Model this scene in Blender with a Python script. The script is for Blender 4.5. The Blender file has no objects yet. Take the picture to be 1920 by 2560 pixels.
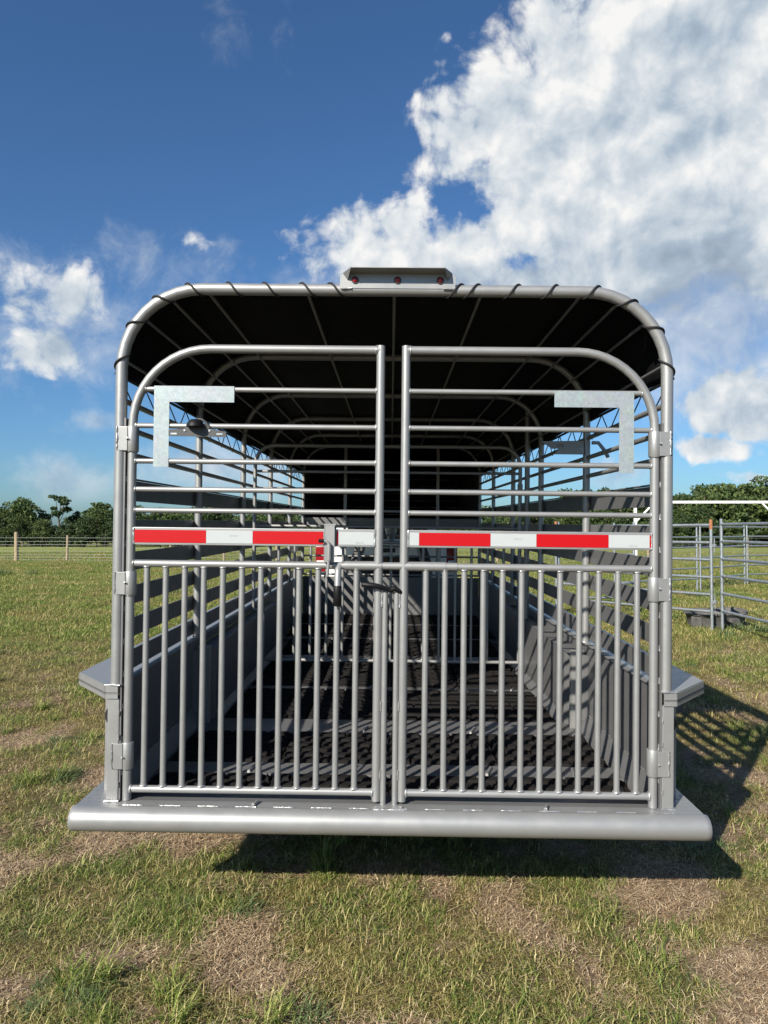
import bpy, bmesh, math, random
import numpy as np
from mathutils import Vector, Matrix

random.seed(7); rng = np.random.default_rng(11)
R = math.radians
scene = bpy.context.scene
col = scene.collection

# ------------------------------------------------------------------ camera, sky, sun, exposure
cam_d = bpy.data.cameras.new('camera'); cam = bpy.data.objects.new('camera', cam_d); col.objects.link(cam)
cam.location = (0.0, 0.0, 1.55)
cam.rotation_euler = (R(90 + 1.45), 0, R(0.55))
cam_d.sensor_fit = 'HORIZONTAL'; cam_d.sensor_width = 36.0; cam_d.lens = 1775.0 / 1920.0 * 36.0
cam_d.clip_start = 0.05; cam_d.clip_end = 3000
scene.camera = cam
scene.view_settings.view_transform = 'Standard'; scene.view_settings.look = 'None'
scene.view_settings.gamma = 1.0; scene.view_settings.use_curve_mapping = False
EXPOSURE = 0.72
CLOUD = 7.3
scene.view_settings.exposure = EXPOSURE
SUN_TRAVEL = Vector((0.90, 1.36, -1.0)).normalized()
to_sun = -SUN_TRAVEL
sun_d = bpy.data.lights.new('sun', 'SUN'); sun_d.energy = 5.0; sun_d.angle = R(0.53); sun_d.color = (1.0, 0.93, 0.82)
sun = bpy.data.objects.new('sun', sun_d); col.objects.link(sun); sun.location = (-6, -9, 9)
sun.rotation_euler = SUN_TRAVEL.to_track_quat('-Z', 'Y').to_euler()

def pix_dir(px, py):
    """direction in the world of a point of the sky, used to set out the clouds as they stood that day"""
    v = Vector(((px - 960) / 1775, (1280 - py) / 1775, -1.0))
    return (cam.rotation_euler.to_matrix() @ v).normalized()

class NT:
    """tiny helper for node trees"""
    def __init__(s, nt): s.nt = nt; s.n = nt.nodes; s.l = nt.links
    def node(s, t, **kw):
        n = s.n.new(t)
        for k, v in kw.items(): setattr(n, k, v)
        return n
    def val(s, sock, v):
        if hasattr(v, 'links') or isinstance(v, bpy.types.NodeSocket): s.l.new(v, sock)
        else: sock.default_value = v
    def math(s, op, a, b=0.0, c=0.0, clamp=False):
        n = s.node('ShaderNodeMath', operation=op, use_clamp=clamp)
        for i, v in enumerate((a, b, c)): s.val(n.inputs[i], v)
        return n.outputs[0]
    def vmath(s, op, a, b=None, scale=None):
        n = s.node('ShaderNodeVectorMath', operation=op); s.val(n.inputs[0], a)
        if b is not None: s.val(n.inputs[1], b)
        if scale is not None: s.val(n.inputs['Scale'], scale)
        return n.outputs['Value'] if op in ('LENGTH', 'DOT_PRODUCT', 'DISTANCE') else n.outputs[0]
    def noise(s, vec, scale, detail=4.0, rough=0.5, dist=0.0, out='Fac'):
        n = s.node('ShaderNodeTexNoise'); 
        if vec is not None: s.l.new(vec, n.inputs['Vector'])
        n.inputs['Scale'].default_value = scale; n.inputs['Detail'].default_value = detail
        n.inputs['Roughness'].default_value = rough; n.inputs['Distortion'].default_value = dist
        return n.outputs[out]
    def ramp(s, fac, stops, interp='LINEAR'):
        n = s.node('ShaderNodeValToRGB'); n.color_ramp.interpolation = interp
        e = n.color_ramp.elements
        while len(e) < len(stops): e.new(0.5)
        for i, (p, c) in enumerate(stops):
            e[i].position = p; e[i].color = (c[0], c[1], c[2], 1) if hasattr(c, '__len__') else (c, c, c, 1)
        s.l.new(fac, n.inputs[0]); return n.outputs[0]
    def mix(s, fac, a, b, blend='MIX'):
        n = s.node('ShaderNodeMix', data_type='RGBA', blend_type=blend)
        s.val(n.inputs[0], fac); s.val(n.inputs[6], a); s.val(n.inputs[7], b)
        return n.outputs[2]
    def mrange(s, v, a, b, c=0.0, d=1.0, t='SMOOTHSTEP'):
        n = s.node('ShaderNodeMapRange', interpolation_type=t)
        s.val(n.inputs[0], v)
        for i, q in enumerate((a, b, c, d)): s.val(n.inputs[1 + i], q)
        return n.outputs[0]

def build_world():
    w = bpy.data.worlds.new('World'); scene.world = w; w.use_nodes = True
    nt = w.node_tree; nt.nodes.clear(); T = NT(nt); K = 1.1573
    tc = T.node('ShaderNodeTexCoord'); D = tc.outputs['Generated']
    sky = T.node('ShaderNodeTexSky', sky_type='NISHITA'); sky.sun_disc = False
    sky.sun_elevation = math.asin(to_sun.z); sky.sun_rotation = math.atan2(to_sun.x, to_sun.y)
    sky.altitude = 60; sky.air_density = 1.0; sky.dust_density = 0.9; sky.ozone_density = 2.2
    skyc = T.mix(1.0, sky.outputs[0], (0.45, 0.69, 0.92, 1), 'MULTIPLY')
    warp = T.vmath('SUBTRACT', T.noise(D, 6.0, 3, 0.55, 0.0, 'Color'), (0.5, 0.5, 0.5))
    DW = T.vmath('ADD', D, T.vmath('SCALE', warp, scale=0.10))
    def blob_set(blobs, vec, k):
        tot = None
        for (bx_, by_, hw, hh, wt) in blobs:
            c = pix_dir(bx_ * K, by_ * K); sc = (1775 / (hw * K), 1775 / (0.5 * (hw + hh) * K), 1775 / (hh * K))
            d = T.node('ShaderNodeVectorMath', operation='MULTIPLY_ADD'); T.l.new(vec, d.inputs[0]); d.inputs[1].default_value = sc
            d.inputs[2].default_value = tuple(-c[i] * sc[i] for i in range(3))
            v = T.math('MULTIPLY_ADD', T.vmath('LENGTH', d.outputs[0]), -wt, wt)
            tot = v if tot is None else T.math('SMOOTH_MAX', tot, v, k)
        return tot
    # (centre x, y, half-width, half-height, weight) of the large clouds seen that day
    cum = blob_set([(1590, 40, 500, 270, 1.0), (1400, 250, 440, 260, 1.0), (1190, 420, 350, 165, .95), (1090, 285, 210, 170, .72), (920, 545, 300, 110, .8), (1480, 500, 420, 210, .8), (1280, 590, 420, 95, .7),
             (155, 605, 80, 95, .52), (35, 640, 70, 75, .44), (90, 755, 115, 75, .52), (390, 515, 60, 50, .40), (1600, 880, 130, 85, .9), (1545, 955, 120, 45, .75), (1640, 1015, 90, 28, .6)], DW, 0.12)
    wisp = blob_set([(1560, 670, 360, 240, .9), (1000, 620, 480, 70, .8), (330, 560, 200, 70, .36), (110, 700, 170, 150, .42), (490, 20, 60, 45, .24), (160, 1040, 190, 60, .7), (480, 1010, 200, 70, .8), (1330, 1020, 110, 50, .7), (225, 915, 60, 25, .6)], DW, 0.12)
    # scattered cumulus over the rest of the sky
    sep = T.node('ShaderNodeSeparateXYZ'); T.l.new(D, sep.inputs[0])
    low0 = T.noise(D, 3.4, 2, 0.5)
    rest = T.math('SUBTRACT', T.math('MULTIPLY_ADD', low0, 2.2, -1.32), T.mrange(sep.outputs[1], -0.1, 0.5, 0.0, 1.4))
    cum = T.math('MAXIMUM', cum, rest)
    fbN = lambda v, det: T.noise(v, 15.0, det, 0.64, 0.3)
    fb0 = fbN(D, 8)
    # soft-edged window of blue in the great cloud
    c = pix_dir(1008 * K, 434 * K)
    hw_ = T.vmath('ADD', D, T.vmath('SCALE', T.vmath('SUBTRACT', T.noise(D, 15.0, 5, 0.62, 0, 'Color'), (0.5, 0.5, 0.5)), scale=0.13))
    d = T.vmath('MULTIPLY', T.vmath('SUBTRACT', hw_, tuple(c)), (1775 / (66 * K), 1775 / (66 * K), 1775 / (66 * K)))
    hole = T.mrange(T.vmath('LENGTH', d), 0.50, 1.15, 0.0, 1.0)
    def bill(v, det):
        vo = T.node('ShaderNodeTexVoronoi', feature='F1'); T.l.new(v, vo.inputs['Vector'])
        vo.inputs['Scale'].default_value = 17.0; vo.inputs['Detail'].default_value = det; vo.inputs['Roughness'].default_value = 0.6
        return T.math('SUBTRACT', 0.42, vo.outputs['Distance'])
    b0 = bill(DW, 2.0)
    det0 = T.math('MULTIPLY_ADD', b0, 0.30, T.math('MULTIPLY_ADD', fb0, 0.75, -0.375))
    d0 = T.math('ADD', cum, det0)
    off = T.vmath('ADD', DW, (-0.020, 0.0, 0.026)); off2 = T.vmath('ADD', D, (-0.020, 0.0, 0.026))
    det1 = T.math('MULTIPLY_ADD', bill(off, 1.0), 0.30, T.math('MULTIPLY_ADD', fbN(off2, 5), 0.75, -0.375))
    lowA = T.noise(D, 6.5, 2, 0.5)
    a_c = T.math('MULTIPLY', T.mrange(d0, -0.03, 0.20), hole)
    wd = T.math('ADD', wisp, T.math('MULTIPLY_ADD', fb0, 1.5, -0.80))
    a_w = T.math('MULTIPLY', T.mrange(wd, -0.15, 0.75), 0.72)
    lit = T.math('MULTIPLY_ADD', T.math('SUBTRACT', det0, det1), 1.25, 0.88)
    lit = T.math('ADD', lit, T.math('MULTIPLY_ADD', lowA, 0.62, -0.31))
    lit = T.math('SUBTRACT', lit, T.math('MULTIPLY', T.mrange(cum, 0.25, 1.0), 0.12))
    lit = T.math('SUBTRACT', lit, T.math('MULTIPLY', T.mrange(wisp, 0.05, 0.75), 0.45), clamp=True)
    ccol = T.ramp(lit, [(0.0, (0.30, 0.38, 0.49)), (0.40, (0.46, 0.55, 0.65)), (0.70, (0.70, 0.76, 0.81)), (1.0, (1.0, 0.99, 0.97))])
    ccol = T.vmath('SCALE', ccol, scale=CLOUD)
    wcol = T.vmath('SCALE', T.ramp(lit, [(0.2, (0.40, 0.49, 0.62)), (0.8, (0.74, 0.79, 0.84))]), scale=CLOUD)
    mixc = T.mix(a_w, skyc, wcol); mixc = T.mix(T.math('MULTIPLY', a_c, 0.97), mixc, ccol)
    up = T.mrange(sep.outputs[2], 0.0, 0.09)
    fin = T.mix(up, skyc, mixc)
    bg = T.node('ShaderNodeBackground'); T.l.new(fin, bg.inputs[0]); bg.inputs[1].default_value = 0.080
    out = T.node('ShaderNodeOutputWorld'); T.l.new(bg.outputs[0], out.inputs[0])
    w.cycles.sampling_method = 'MANUAL'; w.cycles.sample_map_resolution = 512
build_world()

# ------------------------------------------------------------------ materials
MATS = {}
def material(name):
    m = bpy.data.materials.new(name); m.use_nodes = True; nt = m.node_tree
    T = NT(nt); b = nt.nodes['Principled BSDF']; MATS[name] = m
    return m, T, b
def bump(T, b, h, strength, dist=0.002):
    n = T.node('ShaderNodeBump'); n.inputs['Strength'].default_value = strength; n.inputs['Distance'].default_value = dist
    T.l.new(h, n.inputs['Height']); T.l.new(n.outputs[0], b.inputs['Normal'])
def objco(T): return T.node('ShaderNodeTexCoord').outputs['Object']
def plain(name, c, rough=0.5, metal=0.0, var=0.15, scale=30, bmp=0.0, spec=0.5):
    m, T, b = material(name); co = objco(T)
    f = T.noise(co, scale, 5, 0.6)
    cc = T.ramp(f, [(0.25, tuple(x * (1 - var) for x in c)), (0.75, tuple(min(1, x * (1 + var)) for x in c))])
    T.l.new(cc, b.inputs['Base Color']); b.inputs['Metallic'].default_value = metal
    r = T.mrange(T.noise(co, scale * 0.7, 4, 0.6), 0.2, 0.8, max(0, rough - 0.07), min(1, rough + 0.07)); T.l.new(r, b.inputs['Roughness'])
    b.inputs['Specular IOR Level'].default_value = spec
    if bmp: bump(T, b, f, bmp)
    return m
def paint(name, c, metal=0.55, rough=0.40):
    """silver-grey flake paint with faint dust and orange-peel"""
    m, T, b = material(name); co = objco(T)
    fl = T.noise(co, 900, 2, 0.7); dust = T.noise(co, 3.0, 6, 0.65); streak = T.noise(co, 14.0, 5, 0.6)
    cc = T.ramp(fl, [(0.3, tuple(x * 0.86 for x in c)), (0.7, tuple(x * 1.12 for x in c))])
    dm = T.math('MULTIPLY', T.mrange(dust, 0.45, 0.8), 0.22)
    cc = T.mix(dm, cc, (c[0] * 1.05, c[1] * 1.0, c[2] * 0.9, 1))
    T.l.new(cc, b.inputs['Base Color']); b.inputs['Metallic'].default_value = metal
    T.l.new(T.mrange(streak, 0.25, 0.8, rough - 0.05, rough + 0.10), b.inputs['Roughness'])
    b.inputs['Coat Weight'].default_value = 0.12; b.inputs['Coat Roughness'].default_value = 0.25
    bump(T, b, T.noise(co, 260, 3, 0.6), 0.10, 0.0008)
    return m
paint('silver', (0.295, 0.297, 0.295), 0.48, 0.44)
paint('sheet', (0.165, 0.165, 0.168), 0.35, 0.44)
plain('weld', (0.42, 0.42, 0.42), 0.33, 0.7, 0.2, 300, 0.4)
plain('tarp', (0.004, 0.004, 0.005), 0.8, 0.0, 0.25, 60, 0.15, 0.12)
plain('cord', (0.010, 0.010, 0.011), 0.7, 0, 0.2, 200)
plain('rubber', (0.013, 0.012, 0.012), 0.92, 0, 0.35, 14, 0.5, 0.12)
plain('black_grip', (0.006, 0.006, 0.007), 0.5, 0, 0.2, 80, 0, 0.25)
plain('black_plastic', (0.02, 0.02, 0.022), 0.45, 0, 0.2, 80)
plain('bracket', (0.055, 0.056, 0.058), 0.5, 0.2, 0.15, 60)
plain('print_grey', (0.22, 0.23, 0.24), 0.6, 0, 0.1, 100)
plain('galv', (0.36, 0.39, 0.41), 0.42, 0.7, 0.22, 26, 0.1)
plain('rust', (0.30, 0.12, 0.05), 0.85, 0, 0.4, 50, 0.4)
plain('white_pipe', (0.80, 0.80, 0.78), 0.45, 0, 0.04, 10)
plain('truck_white', (0.78, 0.78, 0.77), 0.25, 0, 0.03, 4)
plain('chrome', (0.55, 0.56, 0.57), 0.18, 1.0, 0.05, 10)
plain('tyre', (0.02, 0.02, 0.02), 0.85, 0, 0.2, 60, 0.3)
plain('bark', (0.10, 0.075, 0.055), 0.9, 0, 0.35, 6, 0.5)
plain('wood_post', (0.30, 0.23, 0.15), 0.85, 0, 0.3, 14, 0.4)
plain('wire', (0.36, 0.37, 0.37), 0.5, 0.7, 0.1, 20)
plain('tub', (0.085, 0.083, 0.080), 0.8, 0, 0.5, 9, 0.3)
def tape(name, c, rough=0.28):
    m, T, b = material(name); co = objco(T)
    vo = T.node('ShaderNodeTexVoronoi', feature='DISTANCE_TO_EDGE'); T.l.new(co, vo.inputs['Vector']); vo.inputs['Scale'].default_value = 180; vo.inputs['Randomness'].default_value = 0.0
    f = T.mrange(vo.outputs['Distance'], 0.02, 0.12)
    big = T.noise(co, 22, 3, 0.5)
    a = tuple(x * 0.82 for x in c) + (1,)
    cc = T.mix(f, a, tuple(c) + (1,))
    cc = T.mix(T.math('MULTIPLY', T.mrange(big, 0.4, 0.7), 0.10), cc, tuple(x * 0.7 for x in c) + (1,))
    T.l.new(cc, b.inputs['Base Color']); b.inputs['Roughness'].default_value = 0.45; b.inputs['Specular IOR Level'].default_value = 0.25
    return m
tape('tape_red', (0.47, 0.003, 0.007)); tape('tape_white', (0.47, 0.50, 0.51))
def holo():
    m, T, b = material('tape_silver'); co = objco(T)
    vo = T.node('ShaderNodeTexVoronoi', feature='F1'); T.l.new(co, vo.inputs['Vector']); vo.inputs['Scale'].default_value = 240; vo.inputs['Randomness'].default_value = 0.5
    f = T.mrange(vo.outputs['Distance'], 0.25, 0.55)
    hue = T.node('ShaderNodeHueSaturation'); hue.inputs['Saturation'].default_value = 0.6; T.l.new(T.noise(co, 22, 3, 0.6, 0.0, 'Color'), hue.inputs['Color'])
    base = T.mix(0.55, (0.36, 0.41, 0.42, 1), hue.outputs[0], 'SOFT_LIGHT')
    pat = T.mrange(T.noise(co, 60, 3, 0.6), 0.42, 0.62)
    base = T.mix(T.math('MULTIPLY', pat, 0.35), base, (0.24, 0.27, 0.29, 1))
    cc = T.mix(T.math('MULTIPLY', f, 0.45), base, (0.19, 0.215, 0.23, 1))
    T.l.new(cc, b.inputs['Base Color']); b.inputs['Metallic'].default_value = 0.25; b.inputs['Roughness'].default_value = 0.4
holo()
def lens(name, c):
    m, T, b = material(name); co = objco(T)
    vo = T.node('ShaderNodeTexVoronoi'); T.l.new(co, vo.inputs['Vector']); vo.inputs['Scale'].default_value = 160
    T.l.new(T.ramp(vo.outputs['Distance'], [(0.1, c), (0.7, tuple(x * 0.35 for x in c))]), b.inputs['Base Color'])
    b.inputs['Roughness'].default_value = 0.12; b.inputs['Coat Weight'].default_value = 0.6
lens('red_lens', (0.42, 0.01, 0.02))
def glass():
    m, T, b = material('tinted_glass'); b.inputs['Base Color'].default_value = (0.02, 0.024, 0.028, 1)
    T.l.new(T.mrange(T.noise(objco(T), 6, 3), 0.2, 0.8, 0.04, 0.09), b.inputs['Roughness'])
glass()

def leaf_mat(name, stops, rough=0.6, trans=0.25):
    m, T, b = material(name)
    geo = T.node('ShaderNodeNewGeometry')
    cc = T.ramp(geo.outputs['Random Per Island'], stops)
    T.l.new(cc, b.inputs['Base Color']); b.inputs['Roughness'].default_value = rough
    b.inputs['Specular IOR Level'].default_value = 0.25
    tr = T.node('ShaderNodeBsdfTranslucent'); T.l.new(cc, tr.inputs[0])
    mx = T.node('ShaderNodeMixShader'); mx.inputs[0].default_value = trans
    T.l.new(b.outputs[0], mx.inputs[1]); T.l.new(tr.outputs[0], mx.inputs[2])
    out = [n for n in T.n if n.type == 'OUTPUT_MATERIAL'][0]; T.l.new(mx.outputs[0], out.inputs[0])
leaf_mat('grass_green', [(0, (0.075, 0.115, 0.022)), (0.35, (0.150, 0.210, 0.042)), (0.70, (0.30, 0.325, 0.085)), (1, (0.56, 0.47, 0.23))])
leaf_mat('grass_olive', [(0, (0.11, 0.11, 0.032)), (0.40, (0.29, 0.26, 0.080)), (1, (0.60, 0.48, 0.24))])
leaf_mat('grass_blue', [(0, (0.075, 0.12, 0.045)), (0.6, (0.15, 0.195, 0.080)), (1, (0.26, 0.28, 0.12))])
leaf_mat('straw', [(0, (0.14, 0.088, 0.050)), (0.4, (0.38, 0.265, 0.155)), (1, (0.70, 0.56, 0.37))], 0.7, 0.1)
leaf_mat('tree_leaf', [(0, (0.028, 0.050, 0.016)), (0.5, (0.058, 0.092, 0.028)), (1, (0.115, 0.15, 0.045))], 0.55, 0.2)
leaf_mat('tree_leaf_dark', [(0, (0.020, 0.040, 0.016)), (0.5, (0.038, 0.066, 0.024)), (1, (0.078, 0.11, 0.036))], 0.55, 0.2)

def ground_mat():
    m, T, b = material('pasture'); co = objco(T)
    at = T.node('ShaderNodeAttribute', attribute_name='bare'); bare = at.outputs['Fac']
    fine = T.noise(co, 60, 6, 0.7); mid = T.noise(co, 6, 6, 0.65); lit_ = T.noise(co, 220, 3, 0.7)
    dirt = T.ramp(fine, [(0.30, (0.13, 0.085, 0.052)), (0.5, (0.35, 0.25, 0.165)), (0.75, (0.52, 0.41, 0.29))])  # soil tones; darkest one lowered to paint in small crevice shadows
    that = T.ramp(lit_, [(0.3, (0.06, 0.048, 0.022)), (0.5, (0.20, 0.155, 0.070)), (0.75, (0.40, 0.31, 0.16))])  # thatch tones; dark end also carries painted shade between the blades
    green = T.ramp(mid, [(0.3, (0.20, 0.275, 0.058)), (0.6, (0.29, 0.325, 0.085)), (0.8, (0.39, 0.36, 0.13))])
    far = T.node('ShaderNodeSeparateXYZ'); T.l.new(co, far.inputs[0])
    fy = T.mrange(far.outputs[1], 5.0, 22.0)
    g2 = T.mix(fy, that, T.mix(T.math('MULTIPLY', fine, 0.5), green, that))
    k = T.mrange(T.math('ADD', bare, T.math('MULTIPLY', T.math('SUBTRACT', fine, 0.5), 0.9)), 0.30, 0.70)
    T.l.new(T.mix(k, g2, dirt), b.inputs['Base Color']); b.inputs['Roughness'].default_value = 0.95
    b.inputs['Specular IOR Level'].default_value = 0.1
    bump(T, b, T.math('MULTIPLY_ADD', T.noise(co, 22, 4, 0.65), 1.6, T.math('ADD', fine, lit_)), 1.0, 0.035)
ground_mat()

# ------------------------------------------------------------------ mesh helpers
class MB:
    def __init__(s): s.v = []; s.f = []; s.m = []; s.smooth = []; s.cur = 0
    def add(s, v, f, smooth=False):
        o = len(s.v); s.v += [tuple(p) for p in v]; s.f += [tuple(i + o for i in q) for q in f]
        s.m += [s.cur] * len(f); s.smooth += [smooth] * len(f); return s
    def box(s, a, b, bev=0.0):
        x0, y0, z0 = a; x1, y1, z1 = b
        if bev <= 0:
            v = [(x0,y0,z0),(x1,y0,z0),(x1,y1,z0),(x0,y1,z0),(x0,y0,z1),(x1,y0,z1),(x1,y1,z1),(x0,y1,z1)]
            return s.add(v, [(3,2,1,0),(4,5,6,7),(0,1,5,4),(1,2,6,5),(2,3,7,6),(3,0,4,7)])
        bm = bmesh.new(); bmesh.ops.create_cube(bm, size=1.0)
        for q in bm.verts: q.co = Vector(((x0+x1)/2 + q.co.x*(x1-x0), (y0+y1)/2 + q.co.y*(y1-y0), (z0+z1)/2 + q.co.z*(z1-z0)))
        bmesh.ops.bevel(bm, geom=bm.edges[:], offset=bev, segments=2, profile=0.7, affect='EDGES')
        bm.verts.index_update(); s.add([q.co[:] for q in bm.verts], [tuple(q.index for q in f.verts) for f in bm.faces]); bm.free(); return s
    def prism(s, pts, d):
        """polygon pts (3d, planar) extruded by vector d"""
        n = len(pts); d = Vector(d); v = [Vector(p) for p in pts] + [Vector(p) + d for p in pts]
        f = [tuple(range(n))[::-1], tuple(range(n, 2*n))] + [(i, (i+1) % n, n + (i+1) % n, n + i) for i in range(n)]
        nrm = (v[1]-v[0]).cross(v[2]-v[1])
        if nrm.dot(d) < 0: f = [q[::-1] for q in f]
        return s.add([p[:] for p in v], f)
    def tube(s, path, r, seg=12, cap=True, closed=False, rad=None):
        P = [Vector(p) for p in path]; n = len(P); V = []; F = []
        t0 = (P[1]-P[0]).normalized(); ref = Vector((0,0,1)) if abs(t0.z) < 0.9 else Vector((0,1,0))
        u = t0.cross(ref).normalized(); prev = t0
        for i in range(n):
            if closed: t = (P[(i+1) % n] - P[i-1]).normalized()
            else: t = ((P[i+1]-P[i]).normalized() if i == 0 else (P[i]-P[i-1]).normalized() if i == n-1 else ((P[i+1]-P[i]).normalized() + (P[i]-P[i-1]).normalized()).normalized())
            ax = prev.cross(t)
            if ax.length > 1e-6: u = Matrix.Rotation(prev.angle(t), 3, ax.normalized()) @ u
            u = (u - t * u.dot(t)).normalized(); w = t.cross(u); prev = t
            rr = rad[i] if rad is not None else r
            k = 1.0
            if 0 < i < n-1 and not closed:
                c = (P[i]-P[i-1]).normalized().dot(t); k = 1.0/max(c, 0.6)
            for j in range(seg):
                a = 2*math.pi*j/seg; o = u*math.cos(a) + w*math.sin(a)
                V.append((P[i] + o*rr)[:])
        for i in range(n if closed else n-1):
            i2 = (i+1) % n
            for j in range(seg):
                j2 = (j+1) % seg; F.append((i*seg+j, i*seg+j2, i2*seg+j2, i2*seg+j))
        s.add(V, F, True)
        if cap and not closed:
            s.add(V[:seg], [tuple(range(seg))[::-1]]); s.add(V[-seg:], [tuple(range(seg))])
        return s
    def bead(s, c, axis, r, lump=0.0022, seg=14):
        """lumpy ring of weld round a tube joint"""
        axis = Vector(axis).normalized(); ref = Vector((0,0,1)) if abs(axis.z) < 0.9 else Vector((1,0,0))
        u = axis.cross(ref).normalized(); w = axis.cross(u); path = []; rad = []
        for j in range(seg):
            a = 2*math.pi*j/seg
            path.append(Vector(c) + (u*math.cos(a)+w*math.sin(a))*(r + random.uniform(-.0006, .0010)) + axis*random.uniform(-.001, .001)); rad.append(lump*random.uniform(.75, 1.35))
        return s.tube(path, lump, 5, False, True, rad)
    def weldline(s, a, b, r=0.003, n=None):
        a = Vector(a); b = Vector(b); n = n or max(4, int((b-a).length/0.006))
        path = [a.lerp(b, i/(n-1)) + Vector((random.uniform(-1,1), random.uniform(-1,1), random.uniform(-1,1)))*r*0.25 for i in range(n)]
        return s.tube(path, r, 6, True, False, [r*random.uniform(.7, 1.3) for _ in range(n)])
    def lathe(s, prof, c, axis='Z', seg=20, smooth=True):
        """prof: list of (radius, height)"""
        V = []; F = []
        for (r, h) in prof:
            for j in range(seg):
                a = 2*math.pi*j/seg; x, y = r*math.cos(a), r*math.sin(a)
                p = (x, y, h) if axis == 'Z' else (x, h, y) if axis == 'Y' else (h, x, y)
                V.append((c[0]+p[0], c[1]+p[1], c[2]+p[2]))
        n = len(prof)
        for i in range(n-1):
            for j in range(seg):
                j2 = (j+1) % seg; q = (i*seg+j, i*seg+j2, (i+1)*seg+j2, (i+1)*seg+j)
                F.append(q if axis != 'Y' else q[::-1])
        s.add(V, F, smooth); s.add(V[:seg], [tuple(range(seg))[::-1]]); s.add(V[-seg:], [tuple(range(seg))]); return s
    def mesh(s, name, mats):
        me = bpy.data.meshes.new(name); me.from_pydata(s.v, [], s.f)
        for m in (mats if isinstance(mats, (list, tuple)) else [mats]): me.materials.append(MATS[m])
        me.polygons.foreach_set('material_index', s.m); me.polygons.foreach_set('use_smooth', s.smooth); me.update()
        return me
    def obj(s, name, mats, parent=None):
        o = bpy.data.objects.new(name, s.mesh(name, mats)); col.objects.link(o)
        if parent is not None: o.parent = parent
        if name in ('weld', 'woven_wire', 'tread_pattern'): o['kind'] = 'stuff'
        return o
def share(src, name, parent, loc=(0,0,0)):
    o = bpy.data.objects.new(name, src.data); col.objects.link(o); o.parent = parent; o.location = loc; return o
def thing(name, label, cat, loc=(0,0,0), rz=0.0, group=None):
    o = bpy.data.objects.new(name, None); col.objects.link(o); o.location = loc; o.rotation_euler = (0,0,rz)
    o.empty_display_size = 0.2; o['label'] = label; o['category'] = cat
    if group: o['group'] = group
    return o
def tag(o, label, cat, group=None, kind=None):
    o['label'] = label; o['category'] = cat
    if group: o['group'] = group
    if kind: o['kind'] = kind
    return o
def arc(c, r, a0, a1, n, plane='XZ', y=0.0):
    return [(c[0]+r*math.cos(R(a0+(a1-a0)*i/n)), y, c[1]+r*math.sin(R(a0+(a1-a0)*i/n))) for i in range(n+1)]

# value noise for the ground cover
_perm = rng.random((256, 256))
def vnoise(x, y, s):
    x = np.asarray(x)*s + 37.3; y = np.asarray(y)*s + 91.7
    xi = np.floor(x).astype(int); yi = np.floor(y).astype(int); fx = x-xi; fy = y-yi
    fx = fx*fx*(3-2*fx); fy = fy*fy*(3-2*fy); g = lambda a, b: _perm[a % 256, b % 256]
    return (g(xi,yi)*(1-fx)+g(xi+1,yi)*fx)*(1-fy) + (g(xi,yi+1)*(1-fx)+g(xi+1,yi+1)*fx)*fy
def fbm(x, y, s, o=4):
    t = 0; a = 0.5; n = 0
    for i in range(o): t = t + a*vnoise(x + i*13.1, y - i*7.7, s*2**i); n += a; a *= 0.55
    return t/n
def bare_at(x, y):
    """0 thick sward .. 1 bare soil; worn near the gate, thicker farther out"""
    d = np.hypot(x, y - 2.5)
    n = fbm(x, y, 2.3, 4) + 0.42*(vnoise(x, y, 8.3)-.5)
    near = np.clip(1 - (d-1.5)/8.5, 0, 1)
    for (cx0, cy0, r0, k0) in ((-1.35, 2.55, .70, .08), (-1.95, 3.9, .8, .09), (-.75, 2.95, .35, .08), (.65, 2.6, .4, .08), (1.6, 3.1, .4, .10), (-2.9, 5.3, .9, .05)):
        n = n + k0*np.exp(-((x-cx0)**2+(y-cy0)**2)/(r0*r0))
    t = np.clip((n - (.70 - .25*near))/.22, 0, 1)
    return t*t*(3-2*t)
def ground_z(x, y):
    x = np.asarray(x, float); y = np.asarray(y, float)
    d = np.hypot(x, y)
    z = (fbm(x, y, 0.8, 3) - 0.5)*0.07*np.clip((d-.5)/3, 0, 1) + (fbm(x, y, 3.5, 2)-0.5)*0.018
    far = np.clip((d - 35)/85, 0, 1); z = z - 1.15*far*far*(3-2*far)
    return z

# ------------------------------------------------------------------ ground
def build_ground():
    def axis(core, far, step):
        a = list(np.arange(-core, core+1e-6, step)); e = []
        q = core; st = step
        while q < far: st *= 1.25; q += st; e.append(q)
        return np.array([-v for v in e[::-1]] + a + e)
    xs = axis(7.5, 900, 0.10); ys = axis(7.5, 900, 0.10) + 6.5
    X, Y = np.meshgrid(xs, ys); Z = ground_z(X, Y); nx, ny = len(xs), len(ys)
    v = np.stack([X.ravel(), Y.ravel(), Z.ravel()], 1)
    i = np.arange(nx*ny).reshape(ny, nx)
    f = np.stack([i[:-1,:-1].ravel(), i[:-1,1:].ravel(), i[1:,1:].ravel(), i[1:,:-1].ravel()], 1)
    me = bpy.data.meshes.new('pasture_ground'); me.vertices.add(len(v)); me.vertices.foreach_set('co', v.ravel())
    me.loops.add(f.size); me.loops.foreach_set('vertex_index', f.ravel())
    me.polygons.add(len(f)); me.polygons.foreach_set('loop_start', np.arange(0, f.size, 4))
    me.polygons.foreach_set('use_smooth', np.ones(len(f), bool)); me.update(calc_edges=True)
    at = me.attributes.new('bare', 'FLOAT', 'POINT'); at.data.foreach_set('value', bare_at(X.ravel(), Y.ravel()).astype(np.float32))
    me.materials.append(MATS['pasture'])
    o = bpy.data.objects.new('ground', me); col.objects.link(o); o['kind'] = 'structure'
    o['label'] = 'patchy green and straw pasture with bare soil patches'; o['category'] = 'ground'
build_ground()

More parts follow.
